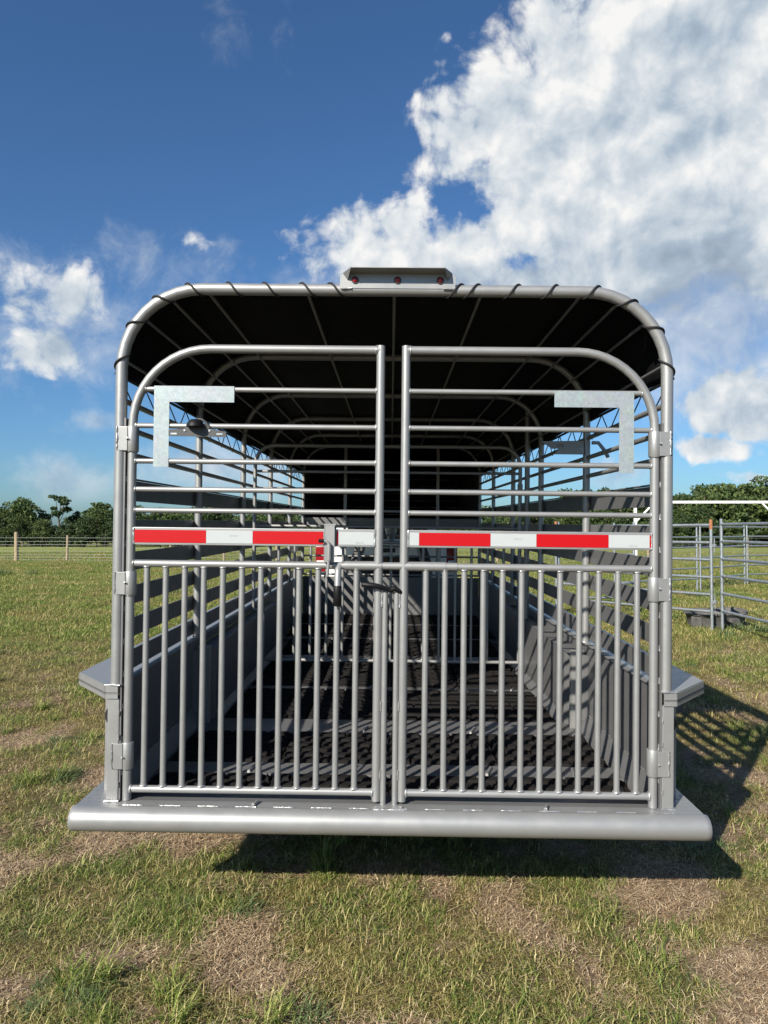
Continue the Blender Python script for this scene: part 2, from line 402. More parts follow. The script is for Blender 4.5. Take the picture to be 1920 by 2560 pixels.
# ------------------------------------------------------------------ the trailer
TR = thing('livestock_trailer', 'silver grey open bar livestock trailer with black tarp roof and closed rear gates', 'trailer', (-0.014, 2.75, 0.0))
TR.rotation_euler = (R(0.65), R(0.65), 0)
HW, HTOP, HR, RT = 1.052, 2.475, 0.31, 0.0225
CAP = 0.945
BAYS = [0.0, 1.12, 2.28, 3.42, 4.60, 5.72]
NOSE = 8.5

def hoop_path(y, hw=HW, top=HTOP, r=HR, base=CAP, n=10):
    p = [(-hw, y, base)] + [(-hw, y, base+(top-r-base)*k/3) for k in (1, 2)]
    p += arc((-hw+r, top-r), r, 180, 90, n, y=y) + [(0, y, top)] + arc((hw-r, top-r), r, 90, 0, n, y=y)
    p += [(hw, y, base+(top-r-base)*k/3) for k in (2, 1)] + [(hw, y, base)]
    return p
for k, y in enumerate(BAYS):
    m = MB()
    m.tube(hoop_path(y), RT if k == 0 else 0.0195, 20 if k == 0 else 14)
    o = m.obj('roof_bow', 'silver', TR)
    w = MB()
    for s in (-1, 1): w.bead((s*HW, y, CAP+.002), (0,0,1), RT+.001, .004)
    w.obj('weld', 'weld', o)
# longitudinal purlins under the tarp
def hoop_at(t):
    """profile point at signed arc position t from the top centre"""
    L = HW-HR; s = 1 if t >= 0 else -1; a = abs(t)
    if a <= L: return Vector((t, 0, HTOP)), Vector((0,0,1)), Vector((1,0,0))
    q = (a-L)/HR
    if q < math.pi/2: return Vector((s*(L+HR*math.sin(q)), 0, HTOP-HR+HR*math.cos(q))), Vector((s*math.sin(q),0,math.cos(q))), Vector((math.cos(q),0,-s*math.sin(q)))
    return Vector((s*HW, 0, HTOP-HR-(a-L-HR*math.pi/2))), Vector((s,0,0)), Vector((0,0,-s))
for t in (0.0, .335, -.335, .72, -.72, .875, -.875, 1.01, -1.01, 1.20, -1.20):
    p, n, _ = hoop_at(t); p = p - n*0.012
    MB().tube([(p.x, 0.01, p.z), (p.x, BAYS[-1], p.z)], 0.0066, 8).obj('purlin', 'sheet', TR)  # darker sheet paint puts the dimness under the tarp into the colour
# tarp over the bows and the closed nose
def build_tarp():
    m = MB(); L = HW-HR; tmax = L+HR*math.pi/2+0.015
    ts = np.linspace(-tmax, tmax, 49); ys = []
    for a, b in zip(BAYS, BAYS[1:]): ys += list(np.linspace(a, b, 7)[:-1])
    ys += list(np.linspace(BAYS[-1], NOSE, 8)); ys[0] = 0.012
    V = []
    for y in ys:
        ph = min([abs(y-b) for b in BAYS + [NOSE]])
        for t in ts:
            p, n, _ = hoop_at(t); sag = 0.010*min(1, ph/0.4)
            wob = 0.003*math.sin(y*9+t*7)*min(1, ph/.2)
            V.append((p + n*(0.026 - sag + wob))[:2] if False else ((p+n*(0.026-sag+wob)).x, y, (p+n*(0.026-sag+wob)).z))
    nx = len(ts); F = [(j*nx+i, j*nx+i+1, (j+1)*nx+i+1, (j+1)*nx+i) for j in range(len(ys)-1) for i in range(nx-1)]
    m.add(V, F, True)
    o = m.obj('tarp', 'tarp', TR); sm = o.modifiers.new('thick', 'SOLIDIFY'); sm.thickness = 0.004
    # hem rope and lacing along the sides
    for s in (-1, 1):
        p, n, _ = hoop_at(s*tmax); x = p.x + s*0.026; z = p.z
        MB().tube([(x, 0.01, z-.004), (x, NOSE-.1, z-.004)], 0.007, 8).obj('hem', 'cord', o)
        path = []; y = 0.05; k = 0
        while y < BAYS[-1]:
            path.append((x, y, z-.004) if k % 2 == 0 else (s*(HW+.016), y, 2.036)); y += 0.15 + random.uniform(-.012, .012); k += 1
        MB().tube(path, 0.0032, 6).obj('lacing_cord', 'cord', o)
    # lacing round the rear bow
    for t, d in [(-1.20, 1), (-1.045, 1), (-.905, 1), (-.775, 1), (-.62, 1), (-.48, 1), (-.335, 1), (-.225, 1), (.235, -1), (.30, -1), (.455, -1), (.60, -1), (.76, -1), (.905, -1), (1.05, -1), (1.205, -1)]:
        path = []
        for i in range(13):
            ph = R(-105 + 215*i/12)        # 90 = outside of the bow, -90 = inside
            p, n, tg = hoop_at(t + d*(-0.035)*(i/12-.5)*2*-1 * (-1))
            q = p + (n*math.sin(ph) + Vector((0,-1,0))*math.cos(ph))*(RT+.0035); path.append(q)
        MB().tube(path, 0.0042, 7).obj('lacing_cord', 'cord', o)
build_tarp()

# side rails, slats, posts' plates
for s in (-1, 1):
    for z in (1.84, 1.94, 2.045):
        MB().tube([(s*(HW+.004), 0.0, z), (s*(HW+.004), BAYS[-1], z)], 0.0115, 10).obj('side_rail', 'silver', TR)
    for z0, h in ((1.655, .085), (1.508, .07), (1.368, .078), (1.228, .078), (1.092, .080), (.958, .082)):
        MB().box((s*(HW+.024)-.0025, 0.005, z0), (s*(HW+.024)+.0025, BAYS[-1], z0+h), .002).obj('side_slat', 'sheet', TR)
    # angle on the top slat
    MB().box((s*(HW+.012)-.012, 0.02, 1.7412), (s*(HW+.012)+.012, BAYS[-1], 1.7462)).obj('top_angle', 'sheet', TR)
    # lower wall : rear bay sheet, cove, wheel box, front sheet, ledge
    xi = s*1.046
    def panel(name, a, b, mt='sheet', bev=.0015): return MB().box(tuple(min(p, q) for p, q in zip(a, b)), tuple(max(p, q) for p, q in zip(a, b)), bev).obj(name, mt, TR)
    panel('wall_sheet', (xi, 0.035, .46), (xi+s*.004, 1.10, CAP-.006))
    panel('wall_sheet', (xi, 3.30, .46), (xi+s*.004, BAYS[-1], CAP-.006))
    panel('wall_sheet', (s*.958, 1.19, .46), (s*.963, 3.30, .885))
    panel('wheel_box_top', (s*.955, 1.13, .885), (s*1.05, 3.30, .889))
    panel('wheel_box_riser', (s*1.050, 1.10, .889), (s*1.054, 3.30, CAP-.006))
    # slanted nose plate of the wheel box and the bright channel in front of it
    MB().prism([(s*1.046, 1.04, .46), (s*.958, 1.19, .46), (s*.958, 1.19, .885), (s*1.046, 1.04, .885)], (s*.003, .003, 0)).obj('box_end', 'sheet', TR)
    ch = MB(); ch.box((min(s*.966, s*1.040), 1.085, .476), (max(s*.966, s*1.040), 1.11, .905), .003); och = ch.obj('channel_post', 'silver', TR)
    w = MB(); w.weldline((s*.966, 1.083, .482), (s*1.04, 1.083, .482), .004); w.weldline((s*.968, 1.084, .5), (s*.968, 1.084, .9), .0022, 30); w.obj('weld', 'weld', och)
    # cove along the floor
    MB().prism([(s*1.046, 0.035, .575), (s*1.004, 0.035, .478), (s*1.046, 0.035, .478)], (0, 1.05, 0)).obj('cove', 'sheet', TR)
    w = MB()
    for k in range(7): w.weldline((s*1.044, .06+k*.15, .577), (s*1.044, .14+k*.15, .577), .0026)
    w.obj('weld', 'weld', TR)
    MB().prism([(s*.958, 1.20, .53), (s*.925, 1.20, .478), (s*.958, 1.20, .478)], (0, 2.1, 0)).obj('cove', 'sheet', TR)
    # ledge / fender
    led = [(s*1.036, -0.022), (s*1.085, -0.022), (s*1.282, 0.20), (s*1.282, 5.6), (s*1.036, 5.6)]
    fe = MB(); fe.prism([(x, y, CAP-.005) for x, y in led], (0, 0, .005)).obj('fender', 'silver', TR)
    fo = col.objects[-1] if False else [o for o in TR.children if o.name.startswith('fender')][-1]
    lip = MB()
    def skirt(pts, z0, z1, th):
        for (a, b) in zip(pts, pts[1:]):
            a = Vector((a[0], a[1], 0)); b = Vector((b[0], b[1], 0)); d = (b-a).normalized(); nn = Vector((d.y, -d.x, 0))*th*(1)
            lip.prism([(a.x, a.y, z0), (b.x, b.y, z0), (b.x, b.y, z1), (a.x, a.y, z1)], (nn.x, nn.y, 0))
    sk = [(s*1.038, -.023), (s*1.085, -.023), (s*1.283, .20), (s*1.283, 5.6)]
    skirt(sk, CAP-.050, CAP-.004, s*.003); lo = lip.obj('fender_skirt', 'silver', fo)
    gr = MB(); lip = gr; skirt([(x*1.0015, y-.0015) for x, y in sk[:3]], CAP-.0270, CAP-.0258, s*.003); skirt([(x*1.0015, y-.0015) for x, y in sk[:3]], CAP-.0315, CAP-.0308, s*.003); gr.obj('pinstripe', 'black_plastic', fo)
    # corner post, rear panel with tail lamp, outer sheet
    cp = MB().box((min(s*1.034, s*1.078), -.02, .50), (max(s*1.034, s*1.078), .03, CAP-.05), .004).obj('corner_post', 'silver', TR)
    w = MB(); w.weldline((s*1.028, -.024, .506), (s*1.085, -.024, .506), .005); w.weldline((s*1.082, -.02, .506), (s*1.082, .03, .506), .004)
    for z in (.56, .66, .74, .83): w.weldline((s*1.034, -.021, z), (s*1.034, -.021, z+.018), .0028)
    w.weldline((s*1.03, -.024, CAP+.001), (s*1.09, -.02, CAP+.001), .0035); w.obj('weld', 'weld', cp)
    MB().box((min(s*1.056, s*1.134), .10, .47), (max(s*1.056, s*1.134), .104, CAP-.006)).obj('rear_panel', 'silver', TR)
    tl = MB().lathe([(.040, 0), (.042, .004), (.042, .016)], (s*1.090, .084, .80), 'Y', 24).obj('tail_lamp', 'black_plastic', TR)
    MB().lathe([(.026, 0), (.030, .006)], (s*1.090, .0795, .80), 'Y', 24).obj('lens', 'red_lens', tl)
    panel('outer_sheet', (s*1.130, .105, .44), (s*1.134, 1.6, CAP-.006)); panel('outer_sheet', (s*1.130, 4.2, .44), (s*1.134, 5.6, CAP-.006))
    # marker lamp under the ledge
    ml = MB().box((s*1.20-.002, .20, CAP-.098), (s*1.20+.002, .235, CAP-.05)); ml.tube([(s*1.20, .22, CAP-.075), (s*1.12, .25, CAP-.066)], .003, 6)
    mo = ml.obj('marker_lamp', 'black_plastic', TR)
    MB().lathe([(.015, 0), (.015, .012), (.007, .02)], (s*1.203, .218, CAP-.076), 'X', 12).obj('lens', 'red_lens', mo) if s > 0 else MB().lathe([(.007, -.02), (.015, -.012), (.015, 0)], (s*1.203, .218, CAP-.076), 'X', 12).obj('lens', 'red_lens', mo)
    # flat closing bar beside the rear bow
    fb_ = MB().box((s*1.030-.003, -.016, .50), (s*1.030+.003, .060, 1.97)).obj('closing_bar', 'sheet', TR)
    w = MB()
    for k in range(11):
        z = .60+k*.125; w.weldline((s*1.0265, -.004, z), (s*1.0265, -.004, z+.022), .0032)
    w.obj('weld', 'weld', fb_)
    # gate hold-back hook on the second bow (right) 
hb = MB()
hb.prism([(1.03, 1.095, 1.99), (.86, 1.095, 1.985), (.80, 1.095, 2.025), (1.03, 1.095, 2.030)], (0, .006, 0))
hb.prism([(.87, 1.09, 1.955), (1.03, 1.09, 1.955), (1.03, 1.09, 1.988), (.90, 1.09, 1.988)], (0, .006, 0))
hb.tube(arc((.905, 1.992), .017, 200, -20, 8, y=1.09), .004, 6)
hb.tube([(1.075, 1.10, 2.02), (1.11, 1.10, 2.02), (1.135, 1.08, 1.98), (1.15, 1.06, 1.94)], .010, 8)
hb.obj('gate_holdback', 'silver', TR)

# floor, strips, mats
MB().box((-1.05, -.02, .452), (1.05, BAYS[-1], .470)).obj('floor_pan', 'sheet', TR)
STR = [(.335, .475), (.945, 1.185), (1.885, 1.965), (2.87, 3.05), (3.85, 3.95), (4.75, 4.85), (5.60, 5.72)]
for a, b in STR: 
    o = MB().box((-1.04, a, .4705), (1.04, b, .492), .002).obj('floor_strip', 'sheet', TR)
    for x in (-.62, -.15, .42, .78):
        MB().tube([(x+.02*random.random(), a+.015, .497), (x+.03, a+min(.10, b-a-.02), .497)], .007, 8).obj('floor_bolt', 'weld', o)
edges = [(0.088, STR[0][0])] + [(STR[i][1], STR[i+1][0]) for i in range(len(STR)-1)]
def mat_mesh(w, d):
    """rubber mat of staggered cleats, moulded in ragged rows"""
    m = MB(); m.box((0, .004, .4705), (w, d-.004, .484))
    rows = max(2, int(round(d/.085))); rd = d/rows
    for k in range(rows):
        x = random.uniform(-.16, -.02)
        while x < w-.02:
            L = random.uniform(.10, .19); x0 = max(x, 0.004); x1 = min(x+L, w-.004)
            if x1-x0 > .02:
                y0 = k*rd+.010; y1 = (k+1)*rd-.012; h = .4985+random.uniform(0, .002); q = .009; j1 = random.uniform(-.010, .010); j2 = random.uniform(-.010, .010); dy = random.uniform(-.006, .006)
                V = [(x0,y0+dy,.4835),(x1,y0+dy,.4835),(x1,y1+dy,.4835),(x0,y1+dy,.4835),(x0+q,y0+q+dy,h),(x1-q+j1,y0+q+dy,h),(x1-q+j2,y1-q*.6+dy,h),(x0+q,y1-q*.6+dy,h)]
                m.add(V, [(4,5,6,7),(0,1,5,4),(1,2,6,5),(2,3,7,6),(3,0,4,7)])
            x += L+random.uniform(.0, .003)
    return m
for j, (a, b) in enumerate(edges):
    wall = .998 if b < 1.15 or a > 3.2 else .922
    n = 4; wd = 2*wall/n
    if j < 4:
        for i in range(n):
            o = mat_mesh(wd-.006, b-a).obj('rubber_mat', 'rubber', TR); o.location = (-wall+i*wd+.003, a, 0)
    else:
        o = mat_mesh(2*wall, b-a).obj('rubber_mat', 'rubber', TR); o.location = (-wall, a, 0)

# rear deck and bumper
MB().box((-1.176, -.060, .494), (1.176, -.002, .5030)).obj('deck_plate', 'silver', TR)
MB().box((-1.03, -.001, .4706), (1.03, .085, .5026), .001).obj('sill_plate', 'sheet', TR)
for s in (-1, 1):
    d = MB().box((min(s*1.083, s*1.176), -.001, .494), (max(s*1.083, s*1.176), .30, .5030)).obj('step_plate', 'silver', TR)
    t = MB()
    for i in range(5):
        for j in range(9):
            x = s*(1.098+i*.019+(j % 2)*.006); y = -.062+j*.037; a = .7 if (i+j) % 2 else -.7
            if abs(x) > 1.168: continue
            c, sn = math.cos(a)*.010, math.sin(a)*.010; cx, sx = -math.sin(a)*.0028, math.cos(a)*.0028
            t.add([(x-c,y-sn,.5031),(x+cx,y+sx,.5039),(x+c,y+sn,.5031),(x-cx,y-sx,.5039)], [(0,3,2,1)])
    t.obj('tread_pattern', 'silver', d)
bp = MB(); RB = .0455; HB = 1.180; yb, zb = -.078, .4640
path = [(-HB, yb, zb), (-HB+.002, yb, zb)] + [(x, yb, zb) for x in np.linspace(-HB+.02, HB-.02, 14)] + [(HB-.002, yb, zb), (HB, yb, zb)]
bp.tube(path, RB, 28, True, False, [RB-.004, RB-.001]+[RB]*14+[RB-.001, RB-.004]); bo = bp.obj('bumper', 'silver', TR)
w = MB()
for k in range(15):
    x = -1.0+k*.142; w.weldline((x, -.0600, .5072), (x+.075, -.0600, .5072), .0028)
w.obj('weld', 'weld', bo)
kp = MB().box((-.052, -.070, .5032), (.052, -.034, .5090), .002).obj('rod_keeper', 'silver', TR)
w = MB(); w.weldline((-.055, -.072, .5085), (.055, -.072, .5085), .0045); w.obj('weld', 'weld', kp)
for x in (-.50, .60): 
    MB().tube([(x, -.015, .5105), (x-.012, -.050, .5105)], .007, 8).obj('deck_bolt', 'weld', TR)
# frame and running gear below the floor
for x in (-.62, .62): MB().box((x-.04, .55, .33), (x+.04, 5.7, .451)).obj('frame_rail', 'sheet', TR)
for y in np.arange(.25, 5.6, .42): MB().box((-1.04, y-.02, .40), (1.04, y+.02, .4515)).obj('cross_member', 'sheet', TR)
def wheel_parts(par, x, y, z, r, wd):
    k = MB().lathe([(r*.60, -wd/2), (r*.93, -wd/2), (r, -wd*.32), (r, wd*.32), (r*.93, wd/2), (r*.60, wd/2)], (x, y, z), 'X', 32).obj('tyre', 'tyre', par)
    MB().lathe([(r*.12, -wd*.57), (r*.22, -wd*.55), (r*.5, -wd*.515), (r*.58, -wd*.54), (r*.60, -wd*.51), (r*.60, wd*.51), (r*.58, wd*.54), (r*.5, wd*.515), (r*.22, wd*.55), (r*.12, wd*.57)], (x, y, z), 'X', 28).obj('rim', 'silver', k)
for y in (1.95, 2.80):
    MB().tube([(-1.05, y, .38), (1.05, y, .38)], .045, 12).obj('axle', 'sheet', TR)
    for s in (-1, 1): wheel_parts(TR, s*1.115, y, .365, .365, .20)

# ---- rear gate leaves
def leaf(s):
    m = MB()
    xo, xi_, top, r = s*1.006, s*.049, 2.243, .300
    m.tube([(xo, 0, .505), (xo, 0, 1.2), (xo, 0, top-r)] + [(s*abs(p[0]), p[1], p[2]) for p in arc((1.006-r, top-r), r, 0, 90, 12)][1:] + [(s*.35, 0, top), (xi_, 0, top)], .0168, 16)
    m.tube([(xi_, 0, top+.0165), (xi_, 0, 1.4), (xi_, 0, .515)], .0168, 16)
    g = m.obj('rear_gate', 'silver', TR)
    w = MB(); w.bead((xi_-s*-.017, 0, top), (1,0,0), .0165, .003)
    zr = [2.085, 1.943, 1.806, 1.697, 1.616]
    for z in zr:
        xe = xo if z < top-r else s*(1.006-r + math.sqrt(max(0, r*r-(z-(top-r))**2)))
        MB().tube([(xe, 0, z), (xi_, 0, z)], .0102, 12).obj('rail', 'silver', g)
        w.bead((xe-s*.015, 0, z), (1,0,0), .0105, .0034); w.bead((xi_+s*.0165, 0, z), (1,0,0), .0105, .0034)
    MB().tube([(xo, 0, 1.411), (xi_, 0, 1.411)], .0142, 14).obj('rail', 'silver', g)
    w.bead((xo-s*.014, 0, 1.411), (1,0,0), .0145, .0035)
    MB().tube([(xo, 0, .546), (xi_, 0, .546)], .0138, 14).obj('rail', 'silver', g)
    w.bead((xo-s*.016, 0, .546), (1,0,0), .014, .0045); w.bead((xi_+s*.016, 0, .546), (1,0,0), .014, .0045)
    bar = None
    for k in range(12):
        x = s*(.1335+.0735*k)
        if bar is None: bar = MB().tube([(0, 0, .556), (0, 0, 1.402)], .0117, 12).obj('bar', 'silver', g); bar.location = (x, 0, 0)
        else: share(bar, 'bar', g, (x, 0, 0))
        w.bead((x, 0, .5605), (0,0,1), .0125, .0040); w.bead((x, 0, 1.3985), (0,0,1), .0122, .0030)
    # reflector band
    MB().box((min(xo-s*.014, xi_+s*.014), -.012, 1.484), (max(xo-s*.014, xi_+s*.014), .012, 1.551), .003).obj('reflector_band', 'silver', g)
    w.weldline((xo-s*.014, -.012, 1.487), (xo-s*.014, -.012, 1.549), .0040); w.weldline((xi_+s*.015, -.012, 1.487), (xi_+s*.015, -.012, 1.549), .0040)
    segs = [(-.988,-.712,'r'),(-.712,-.533,'w'),(-.533,-.262,'r'),(-.212,-.2045,'r'),(-.2035,-.068,'w')] if s < 0 else [(.068,.105,'w'),(.105,.378,'r'),(.378,.553,'w'),(.553,.828,'r'),(.828,.984,'w'),(.984,.991,'r')]
    for a, b, c in segs:
        MB().box((a+.0004, -.0137, 1.492), (b-.0004, -.0121, 1.541)).obj('red_reflective_tape' if c == 'r' else 'white_reflective_tape', 'tape_red' if c == 'r' else 'tape_white', g)
    for a, b, c in segs:
        if c == 'w' and b-a > .1:
            cu = bpy.data.curves.new('tape_print', 'FONT'); cu.body = 'DOT-C2'; cu.size = .0085; cu.align_x = 'CENTER'
            tmp = bpy.data.objects.new('tape_print_curve', cu); col.objects.link(tmp); dg = bpy.context.evaluated_depsgraph_get()
            me = bpy.data.meshes.new_from_object(tmp.evaluated_get(dg)); bpy.data.objects.remove(tmp); me.materials.clear(); me.materials.append(MATS['print_grey'])
            tx = bpy.data.objects.new('tape_print', me); col.objects.link(tx); tx.parent = g; tx['kind'] = 'stuff'; tx.rotation_euler = (R(90), 0, 0); tx.location = (a+(b-a)*.6, -.0141, 1.4965 if (a+b) > 1.6 or b > -.1 and b < 0 else 1.518)
    # silver corner marker
    x0, x1, xv, zt = (-.921, -.612, -.862, 2.096) if s < 0 else (.922, .618, .866, 2.090)
    MB().prism([(x0, -.0125, zt), (x1, -.0125, zt), (x1, -.0125, zt-.062), (xv, -.0125, zt-.062), (xv, -.0125, zt-.312), (x0, -.0125, zt-.312)], (0, .0018, 0)).obj('corner_reflector', 'tape_silver', g)
    # hinges
    for z0, z1 in ((1.842, 1.938), (1.290, 1.380), (.625, .725)):
        h = MB(); h.lathe([(.0225, 0), (.0235, .002), (.0235, z1-z0-.002), (.0225, z1-z0)], (xo, 0, z0), 'Z', 20)
        h.box((min(xo+s*.012, xo+s*.050), -.0235, z0+.002), (max(xo+s*.012, xo+s*.050), -.0165, z1-.002), .0015)
        h.tube([(xo+s*.016, -.017, z0+.046), (xo+s*.013, -.030, z0+.049)], .0035, 8)
        ho = h.obj('hinge', 'silver', g)
        q = MB(); q.weldline((xo+s*.052, -.023, z0+.006), (xo+s*.052, -.023, z1-.002), .0042); q.bead((xo, 0, z0-.001), (0,0,1), .0185, .0028)
        q.tube([(xo+s*.010, -.030, z0+.049), (xo+s*.0095, -.034, z0+.050)], .003, 6)
        q.obj('weld', 'weld', g)
    # drop rod beside the inner stile
    xr = s*.0225
    MB().tube([(xr, -.004, .503), (xr, -.004, 1.312)], .0112, 12).obj('drop_rod', 'silver', g)
    for z in (.60, .86, 1.255, 1.285): w.weldline((s*.034, -.012, z), (s*.034, -.012, z+.035), .0032)
    MB().tube([(xr, -.004, .50), (xr, -.004, .44)], .007, 8).obj('rod_pin', 'sheet', g)
    w.obj('weld', 'weld', g)
    return g
GL = leaf(-1); GRT = leaf(1)
# slide latch across the two leaves
la = MB(); la.lathe([(.0182, 0), (.0182, .143)], (-.180, 0, 1.411), 'X', 20); la.obj('latch_sleeve', 'silver', GL)
la = MB(); la.tube([(-.040, 0, 1.411), (.055, 0, 1.411)], .0150, 16)
la.tube([(-.185, 0, 1.411), (-.199, -.004, 1.408), (-.2035, -.020, 1.396), (-.2035, -.030, 1.37), (-.2035, -.034, 1.262)], .0130, 14); la.obj('slide_latch', 'silver', GL)
MB().lathe([(.012, 0), (.0165, .003), (.0160, .074), (.0140, .078)], (-.2035, -.0335, 1.259), 'Z', 18).obj('grip', 'black_grip', GL)
MB().lathe([(.0182, 0), (.0182, .158)], (.050, 0, 1.411), 'X', 20).obj('latch_sleeve', 'silver', GRT)
MB().lathe([(.0160, 0), (.0160, .044)], (.2085, 0, 1.411), 'X', 18).obj('latch_sleeve', 'silver', GRT)
ct = MB(); ct.box((-.257, -.030, 1.424), (-.217, -.0245, 1.569), .0015); ct.box((-.259, -.0305, 1.566), (-.213, .012, 1.5715)); ct.box((-.2575, -.030, 1.424), (-.2535, .0, 1.566)); ct.obj('catch_plate', 'silver', GL)
pn = MB(); pn.tube([(-.262, -.040, 1.506), (-.248, -.040, 1.505), (-.239, -.040, 1.497), (-.237, -.040, 1.47), (-.238, -.040, 1.43), (-.243, -.040, 1.371)], .0058, 10); pn.lathe([(.0092, 0), (.0092, .062)], (-.2372, -.040, 1.432), 'Z', 12); pn.obj('spring_pin', 'silver', GL)
MB().tube([(-.277, -.042, 1.507), (-.257, -.040, 1.506)], .0072, 10).obj('pin_cap', 'black_grip', GL)
MB().tube([(-.113, -.030, 1.342), (-.108, -.030, 1.342), (-.06, -.030, 1.338), (-.03, -.026, 1.330), (-.012, -.012, 1.322), (.006, -.010, 1.321)], .0080, 12, rad=[.007, .0105, .0105, .0090, .0088, .0115]).obj('rod_handle', 'black_grip', GL)
MB().tube([(.004, -.016, 1.325), (.016, -.018, 1.327), (.032, -.012, 1.316), (.040, -.010, 1.310)], .0078, 12, rad=[.0115, .0110, .0090, .0075]).obj('rod_handle', 'black_grip', GRT)
w = MB()
w.weldline((-.0345, -.010, 1.255), (-.0345, -.010, 1.30), .004); w.obj('weld', 'weld', GL)
# plate lamp bracket on the left leaf
pb = MB()
pb.prism([(-.862, -.0165, 1.926), (-.800, -.0165, 1.932), (-.785, -.0165, 1.950), (-.72, -.0165, 1.950), (-.700, -.0165, 1.930), (-.640, -.0165, 1.920), (-.640, -.0165, 1.900), (-.862, -.0165, 1.902)], (0, .003, 0))
pb.tube([(-.752, -.016, 1.968), (-.735, -.016, 1.967), (-.718, -.016, 1.955), (-.703, -.016, 1.934)], .0048, 8)
pbo = pb.obj('plate_bracket', 'bracket', GL)
dl = MB(); dl.lathe([(.001, .030), (.016, .028), (.026, .020), (.033, .006), (.033, 0)][::-1], (-.756, -.030, 1.936), 'Z', 20); dl.obj('plate_lamp', 'black_grip', GL)
for x in (-.842, -.665): MB().box((x-.012, -.0178, 1.908), (x+.012, -.0167, 1.914)).obj('bracket_slot', 'galv', GL)
for x in (-.800, -.704): MB().lathe([(.0045, -.003), (.005, 0)], (x, -.0167, 1.924), 'Y', 8).obj('bolt_head', 'weld', GL)

# ---- lamp bracket on the rear bow
br = MB(); cx, hw_ = .012, .221
zf0, zf1, yf = 2.4875, 2.535, -.0250
yh = -.080
A = lambda x, y, z: (cx+x, y, z)
br.prism([A(-hw_, yf, zf0-.012), A(hw_, yf, zf0-.012), A(hw_, yf, zf1-.014), A(hw_-.018, yf, zf1), A(-hw_+.018, yf, zf1), A(-hw_, yf, zf1-.014)], (0, .003, 0))
br.prism([A(-hw_+.012, yf, zf1-.0025), A(hw_-.012, yf, zf1-.0025), A(hw_-.045, yh, zf1+.0005), A(-hw_+.045, yh, zf1+.0005)], (0, 0, .003))
for s in (-1, 1):
    br.prism([A(s*(hw_-.012), yf, zf1-.002), A(s*(hw_-.045), yh, zf1+.0005), A(s*(hw_-.030), yf, zf1-.028)], (s*.001, 0, -.0015))
bo2 = br.obj('lamp_bracket', 'silver', TR)
w = MB(); w.weldline(A(-hw_+.004, yf-.002, zf0-.014), A(-hw_+.045, yf-.002, zf0-.013), .003); w.weldline(A(hw_-.045, yf-.002, zf0-.013), A(hw_-.004, yf-.002, zf0-.014), .003); w.obj('weld', 'weld', bo2)
for x in (-.163, 0, .163):
    MB().lathe([(.0140, -.004), (.0140, .0)], A(x, yf, zf0+.019), 'Y', 20).obj('lamp_rim', 'black_plastic', bo2)
    MB().lathe([(.003, -.0085), (.0085, -.0075), (.0105, -.0042)], A(x, yf, zf0+.019), 'Y', 20).obj('brake_lamp', 'red_lens', bo2)

# ---- centre gate
yg = 2.42
cg = MB()
cg.tube([(-.925, yg, .575), (-.925, yg, .93), (-.995, yg, .935), (-.995, yg, 1.2), (-.995, yg, 1.99)] + arc((-.995+.14, 1.99), .14, 180, 90, 8, y=yg)[1:] + [(0, yg, 2.13)] + arc((.93-.14, 1.99), .14, 90, 0, 8, y=yg) + [(.93, yg, 1.2), (.93, yg, .575)], .0140, 12)
cgo = cg.obj('centre_gate', 'silver', TR)
for z, r in ((.575, .0125), (1.432, .0125), (1.544, .0105), (1.658, .0105), (1.815, .0105), (1.94, .0105)):
    MB().tube([(-.925 if z < .9 else -.995, yg, z), (.93, yg, z)], r, 10).obj('rail', 'silver', cgo)
b0 = None
for k in range(15):
    x = -.815+k*.1165
    if b0 is None: b0 = MB().tube([(0, yg, .578), (0, yg, 1.43)], .0098, 10).obj('bar', 'silver', cgo); b0.location.x = x
    else: share(b0, 'bar', cgo, (x, 0, 0))
w = MB()
for k in range(15): w.bead((-.815+k*.1165, yg, .588), (0,0,1), .0105, .0035, 10)
w.obj('weld', 'weld', cgo)
hp = MB().tube([(.985, yg+.02, .889), (.985, yg+.02, 2.05), (.985, yg+.02, 2.40)], .019, 12).obj('hinge_post', 'silver', TR)
for z in (1.78, 1.15): MB().lathe([(.019, 0), (.019, .085)], (.93, yg, z), 'Z', 14).obj('hinge', 'silver', cgo)

# ---- front wall and closed nose over the truck bed
yF = BAYS[-1]
MB().box((-1.045, yF, .46), (1.045, yF+.004, .925), .001).obj('front_sheet', 'sheet', TR)
for z in (.95, 1.06, 1.17, 1.29, 1.42): MB().tube([(-1.05, yF+.02, z), (1.05, yF+.02, z)], .0115, 8).obj('front_rail', 'silver', TR)
for x in (-.55, .55): MB().box((x-.018, yF-.016, .92), (x+.018, yF+.006, 2.46)).obj('front_upright', 'silver', TR)
MB().box((-1.05, yF+.03, 1.60), (1.05, NOSE, 1.625)).obj('nose_floor', 'sheet', TR)
MB().box((-1.05, yF+.03, 1.53), (1.05, yF+.08, 1.598)).obj('nose_beam', 'sheet', TR)
for s in (-1, 1):
    MB().box((s*1.05-.003, yF+.03, 1.626), (s*1.05+.003, NOSE, 2.18)).obj('nose_side', 'sheet', TR)
MB().box((-1.06, NOSE-.008, 1.626), (1.06, NOSE-.003, 2.22)).obj('nose_front', 'tarp', TR)
prof = [hoop_at(t) for t in np.linspace(-1.24, 1.24, 31)]
MB().prism([((p+n*.030).x, NOSE-.001, (p+n*.030).z) for p, n, _ in prof], (0, .003, 0)).obj('nose_front', 'tarp', TR)
for z in np.arange(1.70, 2.40, .11): MB().tube([(-1.04, NOSE-.03, z), (1.04, NOSE-.03, z)], .010, 8).obj('nose_rail', 'silver', TR)
